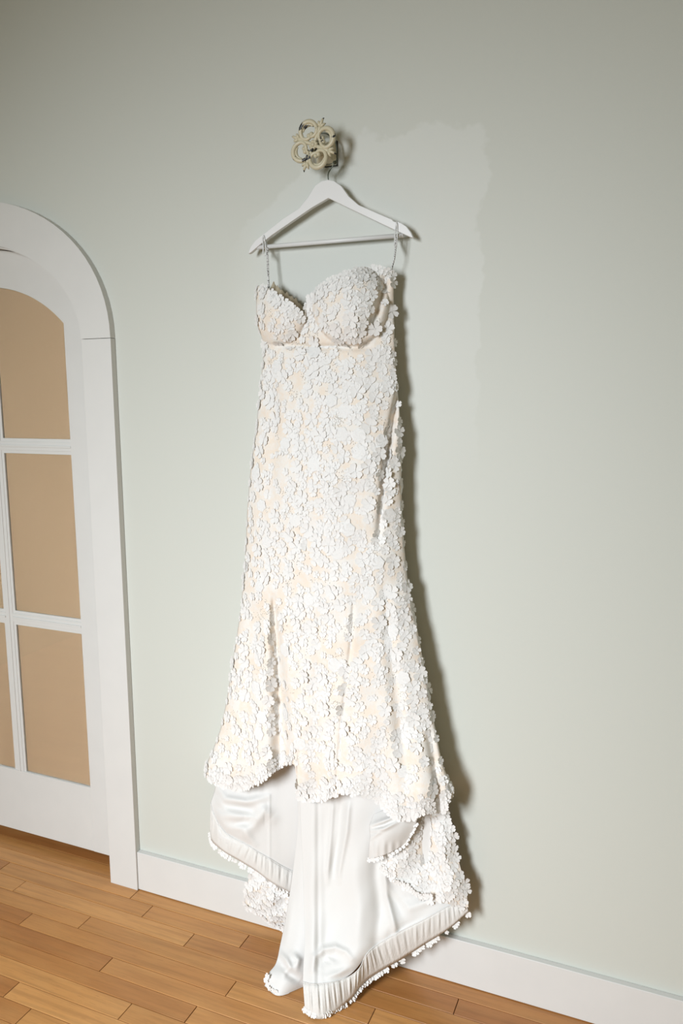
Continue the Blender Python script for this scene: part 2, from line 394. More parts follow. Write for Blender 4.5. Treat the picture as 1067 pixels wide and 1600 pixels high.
for q in range(4):
    a0 = 20+90*q
    c0 = Vector(hp(.0335, a0)); R = .0215
    ax = Vector((math.cos(math.radians(a0)), 0, math.sin(math.radians(a0)))); tx = Vector((-ax.z, 0, ax.x))
    m_ = MB(); pts = []; rr = []
    n = 26
    # arc outside, curling inward at both ends
    def cp(ang, rad, lift=0): return c0+ax*(math.cos(ang)*rad)+tx*(math.sin(ang)*rad)+Vector((0, -lift, 0))
    seq = []
    for i in range(10): # curl at start
        t = i/9; seq.append((math.radians(-205+95*t), R*(.42+.58*t**.8), .0035 if i > 2 else .002, .0027+.0018*(i == 0)+.0012*t))
    for i in range(1, 15):
        t = i/14; seq.append((math.radians(-110+220*t), R, .003+.002*math.sin(math.pi*t), .0038+.0010*math.sin(math.pi*t)))
    for i in range(1, 10):
        t = i/9; seq.append((math.radians(110+95*t), R*(1-.58*t**1.2), .0035 if i < 7 else .002, .0038-.0011*t+.0018*(i == 9)))
    for (an, ra, li, ro) in seq: pts.append(cp(an, ra, li)); rr.append(ro*1.22)
    m_.tube(pts, rr, 8)
    # inner vein riding on the scroll
    m_.tube([cp(math.radians(-70+140*i/10), R*.70, .0025) for i in range(11)], [.0014+.0030*math.sin(math.pi*i/10) for i in range(11)], 6)
    for e in (pts[0], pts[-1]):
        m_.tube([e+Vector((0, .003, 0)), e+Vector((0, -.002, 0)), e+Vector((0, -.0045, 0))], [.0052, .0052, .002], 8)
    m_.build('scroll', M_iron, hook, smooth=True)
    # stem from the rosette out to a three-leaf fleur
    a1 = a0+45; f_ = MB(); n2 = M_iron
    ax = Vector((math.cos(math.radians(a1)), 0, math.sin(math.radians(a1)))); tx = Vector((-ax.z, 0, ax.x)); o0 = Vector((HC.x, HC.y, HC.z))
    f_.tube([o0+ax*r_+Vector((0, -.002, 0)) for r_ in (.004, .014, .026, .038, .046)], [.0035, .0048, .0036, .0052, .004], 8)
    for da, ln in ((-38, .016), (0, .022), (38, .016)):
        dv = ax*math.cos(math.radians(da))+tx*math.sin(math.radians(da)); st0 = o0+ax*.041
        f_.tube([st0+Vector((0, -.002, 0)), st0+dv*ln*.4+Vector((0, -.004, 0)), st0+dv*ln*.8+Vector((0, -.004, 0)), st0+dv*ln], [.0028, .0040, .0030, .0008], 7)
    f_.build('fleur', M_iron, hook, smooth=True)
    tip = o0+ax*.0625
    MB().tube([tip-ax*.008+Vector((0, -.0035, 0)), tip-ax*.003+Vector((0, -.0035, 0)), tip+ax*.001], [.0022, .0024, .001], 6).build('bare_tip', M_chip, hook, smooth=True)
rs = MB()
for i in range(8):
    a = math.radians(i*45+12); c0 = Vector((HC.x+.0075*math.cos(a), HC.y-.003, HC.z+.0075*math.sin(a)))
    rs.tube([c0+Vector((0, .003, 0)), c0+Vector((0, -.002, 0)), c0+Vector((0, -.0045, 0))], [.0042, .0042, .0018], 8)
rs.tube([(HC.x, HC.y, HC.z), (HC.x, HC.y-.006, HC.z), (HC.x, HC.y-.009, HC.z)], [.005, .005, .002], 10)
rs.build('rosette', M_iron, hook, smooth=True)

# ------------------------------------------------------------------ hanger
HO = .033
def hxz(l): return [(p.x, p.z) for p in (P(370+.2812*a, 170+.2812*c_, HO) for a, c_ in l)]
topl = [(70, 808), (74, 790), (82, 770), (105, 738), (140, 708), (165, 690), (260, 615), (350, 556), (400, 495), (440, 430), (475, 405), (510, 397), (545, 404), (585, 432), (625, 488), (680, 536), (780, 580), (868, 618), (873, 626), (888, 632), (893, 627), (915, 636), (945, 655), (970, 688), (985, 720)]
botl = [(968, 716), (900, 685), (840, 657), (700, 590), (600, 542), (513, 499), (420, 553), (300, 635), (200, 704), (140, 752), (85, 800)]
hang = empty('coat_hanger', tuple(P(513, 282, HO)), 'white wooden clothes hanger with trouser bar on the ornate hook', 'hanger')
ho = hxz(topl+botl)
MB().prism(ho[::-1], -HO-.006, -HO+.006).build('hanger_arms', M_hanger, hang, bevel=.0022)
ra, rb = P(370+.2812*112, 170+.2812*771, HO-.002), P(370+.2812*925, 170+.2812*703, HO-.002)
MB().tube([ra, ra.lerp(rb, .5), rb], .0052, 12).build('trouser_bar', M_hanger, hang, smooth=True)
hk = [P(513.3, 284, HO), P(512.6, 277, HO), P(513, 271, HO), P(516, 265, HO), P(520, 259, HO), P(524.5, 253, HO), P(526.5, 246, HO), P(526, 234, HO), P(524.5, 224, HO), P(520, 216, HO), P(510, 209, HO), P(499, 209, HO), P(489, 215, HO)]
# the wire passes over the stem: lift its crown to sit just on top of it
pts = spline([tuple(p) for p in hk], 50)
MB().tube(pts.tolist(), .0016, 8).build('wire_hook', M_wire, hang, smooth=True)
nub = P(524, 254, HO+.003)
MB().tube([nub+Vector((-.0045, 0, .001)), nub+Vector((0, -.001, 0)), nub+Vector((.0045, 0, -.001))], [.0035, .0048, .0035], 8).build('wire_twist', M_wire, hang, smooth=True)
lw = [P(498, 259.5, .012), P(508, 257.5, .02), P(516, 256.5, .03), P(523, 254.5, HO)]
MB().tube([tuple(p) for p in lw], .0011, 6).build('loose_wire', M_wire, hang, smooth=True)
# ------------------------------------------------------------------ the dress
dress = empty('wedding_dress', tuple(P(520, 1230, .06)), 'strapless ivory lace wedding dress with satin lined train on the white hanger', 'dress')

def interp(y, tab):
    t = np.asarray(tab, float); return np.interp(y, t[:, 0], t[:, 1])
EL = [(440,401),(480,400),(505,401),(525,408),(545,412),(570,410),(600,407),(640,403),(680,399),(720,393),(760,389),(800,386),(850,384),(900,381),(950,376),(1000,369),(1050,361),(1100,353),(1140,344),(1170,333),(1195,322),(1212,319),(1260,319)]
ER = [(425,615),(480,615),(520,616),(560,617),(600,620),(640,624),(680,626),(720,627),(760,627),(800,628),(850,631),(900,636),(950,645),(1000,655),(1050,664),(1100,673),(1150,682),(1190,690),(1215,699),(1235,706),(1290,706)]
TOP = [(400,449),(404,446),(412,447),(420,451),(430,459),(440,467),(450,473),(460,481),(467,489),(471,497),(475,492),(479,481),(485,466),(493,453),(503,446),(515,438),(530,431),(545,426),(560,422),(580,420),(598,421),(608,424),(616,432)]
BOT = [(317,1206),(325,1219),(337,1226),(352,1231),(368,1235),(385,1233),(400,1226),(415,1216),(428,1206),(440,1197),(452,1193),(460,1195),(463,1205),(465,1240),(472,1246),(485,1251),(500,1251),(512,1247),(525,1241),(540,1238),(560,1239),(575,1242),(590,1252),(600,1263),(612,1275),(622,1281),(635,1281),(650,1273),(665,1270),(680,1270),(692,1264),(700,1248),(708,1238)]
def gauss(a): return np.exp(-a*a)
def groove(px, py, line, w, amp):
    l = np.asarray(line, float); x = np.interp(py, l[:, 1], l[:, 0])
    ww = np.interp(py, l[:, 1], np.broadcast_to(w, len(l))) if hasattr(w, '__len__') else w
    aa = np.interp(py, l[:, 1], np.asarray(amp, float)) if hasattr(amp, '__len__') else amp
    k_ = np.clip((py-l[0, 1])/25, 0, 1)*np.clip((l[-1, 1]-py)/25+ (1 if l[-1, 1] > 1180 else 0), 0, 1)
    return -aa*k_*gauss((px-x)/ww)
def cup(px, py, cx_, cy_, rx, ry, amp, p=.6):
    r2 = ((px-cx_)/rx)**2+((py-cy_)/ry)**2
    return amp*np.clip(1-r2, 0, 1)**p
def front_depth(px, py, u):
    t = np.clip((py-850)/350, 0, 1)
    e = .045+.02*np.clip((py-430)/200, 0, 1)+.03*t
    d = e+(.036+.030*np.clip((py-540)/200, 0, 1)-.005*t)*np.clip(np.sin(np.pi*np.clip(u, 0, 1)), 0, 1)**.55
    d += cup(px, py, 548, 477, 60, 64, .042) + cup(px, py, 433, 487, 46, 52, .034)
    d += groove(px, py, [(604,425),(600,450),(592,478),(583,503),(568,528)], 6, .020)
    d += -.010*gauss((py-(538+5*np.sin((px-430)/60)))/5)*np.clip((px-425)/30, 0, 1)*np.clip((585-px)/20, 0, 1)
    d += groove(px, py, [(626,590),(617,640),(608,690),(600,750),(590,860)], [3, 5, 6, 5, 5], [.012, .02, .022, .018, .006])
    d += groove(px, py, [(425,560),(430,640),(428,720),(420,800)], 9, .006)
    d += groove(px, py, [(427,925),(429,970),(434,1040),(438,1110),(440,1200),(442,1260)], [3, 6, 9, 12, 16, 18], [.012, .026, .034, .040, .045, .045])
    d += groove(px, py, [(400,930),(392,1040),(384,1150),(380,1260)], 14, .007)
    d += groove(px, py, [(553,930),(548,1010),(535,1120),(526,1220),(524,1270)], [2, 3, 3, 3, 3], .005)
    d += groove(px, py, [(600,900),(608,1000),(622,1100),(634,1200),(640,1290)], [8, 10, 12, 14, 14], [.004, .008, .012, .016, .018])
    d += groove(px, py, [(497,960),(497,1060),(494,1150),(496,1260)], [6, 10, 13, 15], [.002, .005, .008, .010])
    d += groove(px, py, [(668,1130),(677,1180),(686,1240),(690,1290)], 7, .012)
    # hem lifts off and ripples
    b_ = np.clip((py-1130)/110, 0, 1)
    d += b_*.010*np.sin(px/17.0+1.0)+b_*.015*np.clip((px-560)/80, 0, 1)
    d += .0022*np.sin(px/13+py/31)*np.sin(py/23-px/41)
    return d
def grid_mesh(name, PX, PY, OFF, mat, parent, **kw):
    ny, nx = PX.shape
    V = at(PX, PY, OFF); V[..., 2] = np.maximum(V[..., 2], .004)
    i = np.arange(ny-1)[:, None]*nx+np.arange(nx-1)[None]
    F = np.stack([i, i+nx, i+nx+1, i+1], -1).reshape(-1, 4)
    o = mesh(name, V.reshape(-1, 3), F, mat, parent, smooth=True, **kw)
    return o, V
NU, NV = 190, 420
u = np.linspace(0, 1, NU)[None, :]; vv = np.linspace(0, 1, NV)[:, None]
# columns: x at a height follows the silhouettes; rows run from the neckline to the hem
PX = np.zeros((NV, NU)); PY = np.zeros((NV, NU))
xt = interp(450, EL)+(interp(430, ER)-interp(450, EL))*u[0]
ytop = interp(xt, TOP)
xb = 317+(708-317)*u[0]; ybot = interp(xb, BOT)
PY = ytop[None]*(1-vv)+ybot[None]*vv
for it in range(3):
    L_, R_ = interp(PY, EL), interp(PY, ER)
    PX = L_+(R_-L_)*u
    # re-evaluate the top and bottom contours where each column really lands
    ytop = interp(PX[0], TOP); ybot = interp(PX[-1], BOT)
    PY = ytop[None]*(1-vv)+ybot[None]*vv
OFF = front_depth(PX, PY, np.broadcast_to(u, PX.shape))
front, VF = grid_mesh('lace_front', PX, PY, OFF, M_net, dress, solid=.0015)
# returns of cloth at the sides going back to the wall side, and the back panel
def side(name, col, sgn):
    m = 6; A = np.zeros((NV//3, m)); B = A.copy(); C = A.copy()
    idx = np.arange(0, NV, 3)[:NV//3]
    for j in range(m):
        t = j/(m-1)
        A[:, j] = PX[idx, col]-sgn*(1.0+ 9*t*t)*(j > 0); B[:, j] = PY[idx, col]; C[:, j] = OFF[idx, col]*(1-t)+.02*t
    if sgn > 0: A, B, C = A, B, C
    return grid_mesh(name, A, B, C, M_net, dress)
side('side_panel', 0, -1); side('side_panel', NU-1, 1)
bk = []
for y in (505, 545, 640, 800, 950, 1100, 1190, 1215):
    l, r_ = float(interp(y, EL))+10, float(interp(y, ER))-10
    bk.append([(l+(r_-l)*q, y, .018) for q in (0, .33, .66, 1)])
bk = np.array(bk)
grid_mesh('back_panel', bk[..., 0], bk[..., 1], bk[..., 2], M_net, dress)
# facing seen behind the dipping left neckline
fx = np.linspace(420, 472, 40); j = rng.uniform(0, 1, 40)
ft = interp(fx, TOP)
r0 = np.stack([fx+7, ft-8-2.5*np.sin(fx*.9)*(j > .3)-2*j, np.full(40, .044)], -1)
r1 = np.stack([fx+1, ft+3, np.full(40, .052)], -1); r2 = np.stack([fx-2, ft+14, np.full(40, .050)], -1)
G = np.stack([r0, r1, r2])
grid_mesh('neckline_facing', G[..., 0], G[..., 1], G[..., 2], M_inner, dress, solid=.001)

def patch(name, rows, nu, nv, mat, disp=None, **kw):
    R_ = np.array([spline(r_, nu) for r_ in rows])           # rows x nu x 3
    G = np.array([spline(R_[:, i], nv) for i in range(nu)]).transpose(1, 0, 2)
    PX, PY, OF = G[..., 0], G[..., 1], G[..., 2]
    if disp is not None:
        uu, v_ = np.meshgrid(np.linspace(0, 1, nu), np.linspace(0, 1, nv)); OF = OF+disp(PX, PY, uu, v_)
    o, V = grid_mesh(name, PX, PY, OF, mat, dress, **kw)
    return o, V, (PX, PY, OF)
def ridge(px, py, line, w, amp):     # fold following a polyline in any direction
    l = np.asarray(line, float); best = np.full(px.shape, 1e9)
    tt = np.zeros(px.shape); n = len(l)-1
    for i in range(n):
        a, b_ = l[i], l[i+1]; d = b_-a; t = np.clip(((px-a[0])*d[0]+(py-a[1])*d[1])/(d@d), 0, 1)
        q = np.hypot(px-a[0]-t*d[0], py-a[1]-t*d[1])/1.35; m_ = q < best
        best = np.where(m_, q, best); tt = np.where(m_, (i+t)/n, tt)
    return amp*gauss(best/w)*(.35+.65*np.sin(np.pi*tt))

# left lobe of the train lining
rowsL = [
 [(343,1190,.045),(365,1190,.05),(390,1188,.055),(418,1186,.05),(445,1180,.045),(472,1180,.045)],
 [(336,1232,.055),(360,1236,.07),(388,1236,.072),(418,1232,.062),(445,1226,.05),(472,1222,.045)],
 [(329,1256,.065),(352,1266,.085),(385,1272,.090),(418,1270,.074),(442,1268,.060),(471,1266,.050)],
 [(330,1276,.070),(347,1297,.092),(380,1312,.096),(418,1325,.082),(442,1328,.068),(470,1330,.055)],
 [(331,1290,.074),(345,1312,.092),(378,1328,.096),(415,1348,.085),(440,1360,.070),(462,1366,.055)],
]
def dL(px, py, u_, v_):
    return .8*(ridge(px, py, [(336,1226),(352,1248),(385,1254),(415,1246)], 5, .014)
      + ridge(px, py, [(341,1275),(362,1272),(382,1277)], 8, .014)
      + ridge(px, py, [(385,1300),(398,1280),(412,1268),(424,1278)], 8, .016)
      + ridge(px, py, [(352,1290),(378,1294),(396,1318)], 5, .010)
      + ridge(px, py, [(338,1244),(346,1258),(356,1266)], 3.5, .006)
      - ridge(px, py, [(350,1262),(385,1264),(400,1270)], 6, .016)
      - ridge(px, py, [(365,1288),(390,1284),(396,1276)], 5, .012)
      - ridge(px, py, [(332,1262),(338,1284),(352,1302),(390,1322)], 3.5, .010)
      + .0015*gauss((px-421)/2)*(py > 1240))
_, _, GL = patch('train_lining', rowsL, 110, 110, M_satin, dL, solid=.001)
def sewn(line, G, add=.0015):
    out = []
    for x, y, o_ in line:
        k_ = int(np.argmin((G[0]-x)**2+(G[1]-y)**2)); out.append((x, y, float(G[2].flat[k_])+add))
    return out
def smoothband(name, topline, botline, nseg, mat, pleats=0, amp=.002, bulge=.003):
    A, B = spline(topline, nseg), spline(botline, nseg)
    m = 9; G = np.stack([A*(1-t)+B*t for t in np.linspace(0, 1, m)])
    tt = np.linspace(0, 1, m)[:, None]
    s_ = np.cumsum(np.hypot(*np.gradient(B[:, :2])[0].T))[None]
    G[..., 2] += bulge*np.sin(np.pi*tt)
    if pleats:
        ph = s_*pleats
        G[..., 2] += amp*np.sin(np.pi*np.clip(tt*1.15, 0, 1))*(np.sin(ph)+.6*np.sin(ph*1.7+1.3)+.5*np.sin(ph*.53))
    o, V = grid_mesh(name, G[..., 0], G[..., 1], G[..., 2], mat, dress, solid=.0008)
    return o, V
bandL_t = [(329,1255,.070),(334,1272,.074),(343,1290,.088),(358,1306,.096),(385,1320,.100),(404,1332,.096),(422,1342,.090),(442,1354,.080),(463,1364,.062)]
bandL_b = [(328,1300,.073),(331,1314,.076),(341,1324,.088),(353,1333,.094),(374,1345,.096),(400,1361,.094),(421,1377,.088),(440,1388,.078),(459,1397,.062)]
bandL_t = sewn([tuple(p) for p in spline(bandL_t, 40)], GL); bandL_b = spline(bandL_b, 40)
smoothband('hem_band', bandL_t, bandL_b, 150, M_hem, .55, .0012, .004)
MB().tube(at(*np.array(spline(bandL_t, 90)).T).tolist(), .0012, 6).build('hem_piping', M_satin, dress, smooth=True)
# outside of the train behind it, low on the left
rowsLB = [[(392,1360,.045),(415,1370,.05),(440,1382,.05),(462,1390,.05)],
          [(384,1392,.044),(410,1398,.056),(435,1404,.054),(462,1412,.05)],
          [(383,1416,.040),(405,1424,.052),(432,1430,.054),(462,1440,.05)],
          [(392,1424,.038),(412,1434,.046),(432,1448,.048),(462,1458,.045)]]
_, VLB, GLB = patch('train_lace', rowsLB, 60, 50, M_net, lambda px, py, a, b_: .004*np.sin(px/6)+.002*np.sin(py/5+px/9), solid=.001)

# centre of the train lining, two folds: left lobe reaches the floor behind the main panel
rowsC1 = [
 [(465,1240,.070),(472,1240,.078),(484,1240,.080)],
 [(465,1294,.075),(474,1294,.085),(486,1294,.088)],
 [(457,1365,.090),(470,1365,.102),(484,1365,.105)],
 [(448,1425,.115),(465,1427,.130),(484,1430,.130)],
 [(438,1475,.150),(460,1480,.168),(484,1484,.160)],
 [(431,1505,.185),(456,1512,.200),(484,1514,.175)],
 [(419,1522,.215),(447,1537,.222),(482,1532,.180)],
 [(413,1543,.224),(436,1557,.240),(476,1542,.185)]]
def dC1(px, py, u_, v_):
    return (ridge(px, py, [(436,1488),(447,1500),(452,1512),(445,1520)], 4, .010) - ridge(px, py, [(440,1505),(452,1522),(468,1532)], 5, .010)
      + ridge(px, py, [(456,1400),(452,1440),(446,1475)], 5, .006) + ridge(px, py, [(456,1490),(466,1500),(462,1515)], 4, .007))
patch('train_lining', rowsC1, 60, 150, M_satin, dC1, solid=.001)
rowsC = [
 [(468,1225,.086),(490,1225,.090),(520,1225,.085),(552,1225,.090),(590,1235,.085),(640,1248,.070),(688,1255,.055)],
 [(470,1290,.099),(490,1290,.105),(520,1290,.096),(552,1293,.105),(590,1298,.092),(645,1310,.070),(698,1320,.055)],
 [(473,1350,.117),(490,1350,.124),(522,1350,.112),(555,1355,.120),(592,1356,.100),(650,1362,.075),(708,1368,.058)],
 [(475,1415,.146),(490,1418,.152),(522,1420,.138),(560,1420,.142),(604,1408,.110),(658,1392,.085),(722,1392,.062)],
 [(476,1470,.186),(490,1474,.192),(520,1476,.178),(558,1470,.170),(612,1442,.128),(668,1416,.096),(726,1403,.064)],
 [(474,1510,.219),(490,1512,.224),(518,1512,.210),(552,1500,.190),(606,1464,.135),(672,1426,.100),(728,1406,.064)],
 [(473,1538,.241),(490,1540,.245),(517,1536,.232),(548,1522,.195),(590,1478,.148),(664,1438,.108),(726,1408,.068)],
]
def dC(px, py, u_, v_):
    return .6*(groove(px, py, [(503,1225),(506,1330),(508,1430),(506,1520)], 8, .004)
      - groove(px, py, [(521,1240),(517,1300),(512,1360)], 4, .010) - groove(px, py, [(546,1240),(541,1300),(530,1360)], 5, .012)
      + groove(px, py, [(534,1240),(530,1300),(522,1350)], 5, .008)
      + groove(px, py, [(590,1300),(588,1370),(594,1430),(588,1470)], 10, .014)
      - groove(px, py, [(598,1340),(604,1400),(617,1450)], 5, .012)
      + ridge(px, py, [(606,1378),(622,1410),(632,1440)], 7, -.010)
      + ridge(px, py, [(600,1368),(612,1392),(640,1420)], 4, .006)
      + ridge(px, py, [(640,1420),(670,1408),(705,1392)], 5, .008) - ridge(px, py, [(640,1400),(665,1395),(690,1388)], 6, .008)
      + ridge(px, py, [(488,1515),(492,1495),(506,1483),(524,1480),(540,1487),(549,1498)], 4, .012)
      - ridge(px, py, [(498,1512),(505,1500),(520,1495),(532,1500)], 5, .008)
      + ridge(px, py, [(512,1526),(530,1520),(546,1512)], 3.5, .007)
      + ridge(px, py, [(502,1500),(512,1497),(520,1502)], 2.5, .004)
      + .003*gauss((px-489)/5)*(py > 1255) - .004*gauss((px-497)/4)
      + ridge(px, py, [(556,1360),(562,1420),(560,1480),(552,1510)], 9, .008)
      + .0015*np.sin(px/9+py/14))
_, VC, GC = patch('train_lining', rowsC, 230, 250, M_satin, dC, solid=.001)
bandC_t = [(473,1534,.236),(485,1537,.246),(500,1537,.246),(517,1535,.236),(533,1531,.222),(549,1524,.200),(562,1512,.180),(572,1492,.165),(588,1477,.154),(622,1457,.132),(662,1437,.112),(698,1417,.094),(724,1406,.076)]
bandC_b = [(477,1588,.266),(488,1594,.272),(503,1593,.266),(522,1583,.240),(537,1570,.215),(550,1558,.195),(560,1544,.176),(575,1530,.150),(600,1514,.128),(630,1497,.112),(662,1476,.100),(700,1452,.088),(732,1424,.072)]
bandC_t = sewn([tuple(p) for p in spline(bandC_t, 60)], GC); bandC_b = [tuple(p) for p in spline(bandC_b, 60)]
smoothband('hem_band', bandC_t, bandC_b, 300, M_hem, .62, .0016, .004)
MB().tube(at(*np.array(spline(bandC_t, 160)).T).tolist(), .0011, 6).build('hem_piping', M_satin, dress, smooth=True)
# outside of the train showing on the right
rowsR = [
 [(640,1262,.066),(655,1262,.066),(670,1264,.060),(688,1262,.064),(699,1258,.060)],
 [(628,1300,.082),(648,1300,.076),(668,1302,.062),(688,1300,.074),(707,1300,.062)],
 [(604,1335,.100),(636,1340,.092),(669,1342,.068),(695,1342,.084),(716,1342,.066)],
 [(596,1350,.104),(630,1364,.100),(668,1372,.082),(700,1374,.092),(727,1385,.072)],
 [(600,1358,.104),(628,1382,.104),(662,1403,.098),(698,1412,.092),(732,1418,.078)]]
_, VR, GR = patch('train_lace', rowsR, 110, 120, M_net, lambda px, py, a, b_: -.010*gauss((px-667-(py-1340)*.04)/5)*(py < 1350)+.0025*np.sin(px/9+py/15), solid=.001)
# turned-up satin corner of the front hem
rowsF = [
 [(584,1272,.100),(606,1264,.105),(632,1262,.104),(656,1266,.098)],
 [(577,1290,.116),(602,1284,.128),(628,1280,.118),(652,1281,.100)],
 [(578,1306,.124),(600,1302,.136),(624,1300,.124),(644,1299,.102)],
 [(577,1322,.126),(596,1320,.136),(616,1318,.124),(634,1317,.104)],
 [(576,1342,.122),(594,1338,.130),(612,1331,.122),(630,1320,.106)]]
def dF(px, py, u_, v_):
    return (ridge(px, py, [(579,1290),(598,1283),(615,1277)], 3, .008) + ridge(px, py, [(581,1298),(600,1295),(620,1285)], 2.5, .006)
       - ridge(px, py, [(584,1293),(600,1289),(612,1283)], 2, .006) + ridge(px, py, [(580,1310),(590,1302),(596,1300)], 2.5, .005)
       + .0015*np.sin(px/1.9)*np.clip((py-1312)/10, 0, 1))
patch('hem_corner', rowsF, 70, 80, M_satin, dF, solid=.001)

# ---- straps and hanging loops
def ribbon(name, pts, w_, mat, n=30, tw=0):
    p = np.array(spline([tuple(q) for q in pts], n)); mb = MB()
    V = []; F = []
    for i in range(n):
        a = tw*i/n; dx = np.array([math.cos(a), math.sin(a), 0])*w_/2; V += [p[i]-dx, p[i]+dx]
    F = [(2*i, 2*i+1, 2*i+3, 2*i+2) for i in range(n-1)]
    return mesh(name, V, F, mat, dress, smooth=True, solid=.0008)
f1, b1 = HO+.0085, HO-.009
ribbon('hanging_loop', [P(410.5,398,f1), P(411,385,f1), P(410,374,f1), P(411,369,f1), P(412,366.5,HO), P(413,369,b1), P(415,390,b1), P(417,402,.05)], .0026, M_loop)
ribbon('hanging_loop', [P(415.5,400,f1), P(415,388,f1), P(413.5,376,f1), P(412,368.5,f1), P(413,366,HO), P(415,370,b1), P(418,390,b1), P(419,404,.05)], .0026, M_loop)
ribbon('hanging_loop', [P(411,396,f1), P(413,400,f1), P(415.5,399,f1)], .0022, M_loop, 8)
ribbon('strap', [P(418,387,.047), P(418.4,410,.05), P(419,430,.054), P(419.6,450,.056)], .0048, M_strap, 30, .5)
ribbon('hanging_loop', [P(616,384,f1), P(617,365,f1), P(618.5,352,f1), P(619.5,347.5,f1), P(620,345.5,HO), P(620,350,b1), P(620,375,b1), P(618,392,.05)], .0026, M_loop)
ribbon('hanging_loop', [P(619.5,386,f1), P(620.5,368,f1), P(620.5,356,f1), P(620,349,f1), P(619.5,346,HO), P(618,350,b1), P(617.5,375,b1), P(617,392,.05)], .0026, M_loop)
ribbon('strap', [P(619,365,.057), P(618.5,380,.055), P(617.5,392,.054), P(616,404,.054), P(613,416,.053), P(610.5,430,.052)], .0036, M_strap, 30, 1.2)

# ---- applique flowers
def flower_mesh(kind, seed):
    r_ = random.Random(seed); V = []; F = []
    if kind == 'five':
        for p_ in range(5):
            a0 = 2*math.pi*p_/5+r_.uniform(-.12, .12); L = r_.uniform(.88, 1.08); wd = r_.uniform(.36, .43); lift = r_.uniform(.16, .38)
            c_, s_ = math.cos(a0), math.sin(a0)
            prof = [(.06, .05, .05), (.35, .62, .12), (.68, 1.0, .22), (.90, .82, .30), (1.0, .42, .33)]
            b0 = len(V)
            for (x, hw, z) in prof:
                for k_, sgn in enumerate((-1, 0, 1)):
                    xx = x*L-(.07*L if (x == 1.0 and sgn == 0) else 0); yy = sgn*hw*wd; zz = z*lift/.33*.9+(.07 if sgn == 0 else 0)*(-1)+.02
                    V.append((xx*c_-yy*s_, xx*s_+yy*c_, zz))
            for i in range(4):
                for k_ in range(2): F.append((b0+i*3+k_, b0+(i+1)*3+k_, b0+(i+1)*3+k_+1, b0+i*3+k_+1))
        b0 = len(V)
        for i in range(6): V.append((.10*math.cos(i*math.pi/3), .10*math.sin(i*math.pi/3), .10))
        V.append((0, 0, .17)); F += [(b0+i, b0+(i+1) % 6, b0+6) for i in range(6)]
    else:   # embroidered rose: ruffled rings
        n = 20; rings = [(1.0, .03), (.86, .20), (.74, .06), (.60, .24), (.48, .10), (.34, .28), (.2, .12), (.08, .24)]
        for q, (R, z) in enumerate(rings):
            for i in range(n):
                a = 2*math.pi*i/n; rr = R*(1+.10*math.sin(a*(6-q//2)+q*1.7+seed)); V.append((rr*math.cos(a), rr*math.sin(a), z))
        for q in range(len(rings)-1):
            F += [(q*n+i, q*n+(i+1) % n, (q+1)*n+(i+1) % n, (q+1)*n+i) for i in range(n)]
        F.append(tuple((len(rings)-1)*n+i for i in range(n)))
    me = bpy.data.meshes.new('lace_flower'); me.from_pydata(V, [], F); me.materials.append(M_flower)
    me.polygons.foreach_set('use_smooth', [True]*len(me.polygons)); me.update()
    return me, np.array(V), F
FIVE = [flower_mesh('five', s_) for s_ in range(7)]; ROSE = [flower_mesh('rose', s_) for s_ in range(3)]
ny, nx = PX.shape
dU = np.gradient(VF, axis=1); dV = np.gradient(VF, axis=0); NRM = np.cross(dV, dU); NRM /= np.linalg.norm(NRM, axis=-1, keepdims=True)+1e-9
NRM[NRM[..., 1] > 0] *= -1
def density(x, y):
    d = .62+.25*math.sin(x/19+1.3*math.sin(y/37))+.22*math.sin(y/23+x/31+1)
    if y < 545:                                     # bodice: thick along the neckline, thin low on the cups
        t = y-float(interp(x, TOP)); d = 1.3 if t < 24 else (.42 if x < 445 or x > 560 else .40)
        if 450 < x < 590 and 500 < y < 545: d = .5
        if 572 < x < 600 and 470 < y < 545: d = .1
    return d
placed = []
def place_on(Vg, Ng, PXg, PYg, count, rmin, rmax, dens, kinds, spacing=.62, tries=20000, dress_box=None):
    got = 0; h_, w_ = PXg.shape
    for _ in range(tries):
        if got >= count: break
        i = rng.integers(0, h_); j_ = rng.integers(0, w_)
        x, y = PXg[i, j_], PYg[i, j_]
        if rng.random() > dens(x, y): continue
        rad = rng.uniform(rmin, rmax); ok = True
        for (X_, Y_, R_) in placed:
            if abs(X_-x) < 26 and abs(Y_-y) < 26 and (X_-x)**2+(Y_-y)**2 < (spacing*(R_+rad))**2: ok = False; break
        if not ok: continue
        placed.append((x, y, rad)); flowers.append((rad, Vg[i, j_], Ng[i, j_], kinds, rng.random())); got += 1
flowers = []
# edge scallops first: neckline, hem
def along(line, step, rad, Vfun, tilt=None):
    l = np.asarray(line, float); s_ = np.r_[0, np.cumsum(np.hypot(*np.diff(l[:, :2], axis=0).T))]
    n = int(s_[-1]/step)
    for i in range(n+1):
        t = min(s_[-1], i*step+rng.uniform(-.2, .2)*step); x = np.interp(t, s_, l[:, 0]); y = np.interp(t, s_, l[:, 1])
        rr = rad*rng.uniform(.8, 1.15); Vfun(x, y, rr)
def on_front(x, y, rr, push=0):
    k_ = np.argmin((PX-x)**2+(PY-y)**2); i, j_ = divmod(int(k_), nx)
    flowers.append((rr, VF[i, j_]+NRM[i, j_]*push, NRM[i, j_], 'five', rng.random())); placed.append((x, y, rr))
along([(x, y+3) for x, y in TOP if x < 470], 9, 7.5, on_front)
along([(x, y+2) for x, y in TOP if x > 476], 8, 7.5, on_front)
along([(x, y+13) for x, y in TOP if 480 < x < 612], 11, 8.5, on_front)
along([(x, y+14) for x, y in TOP if x < 462], 12, 8.5, on_front)
place_on(VF, NRM, PX, PY, 34, 9, 11, lambda x, y: 1.0 if y > 440 else 0, 'rose', .9)
place_on(VF, NRM, PX, PY, 230, 8.5, 12.0, density, 'five', .72)
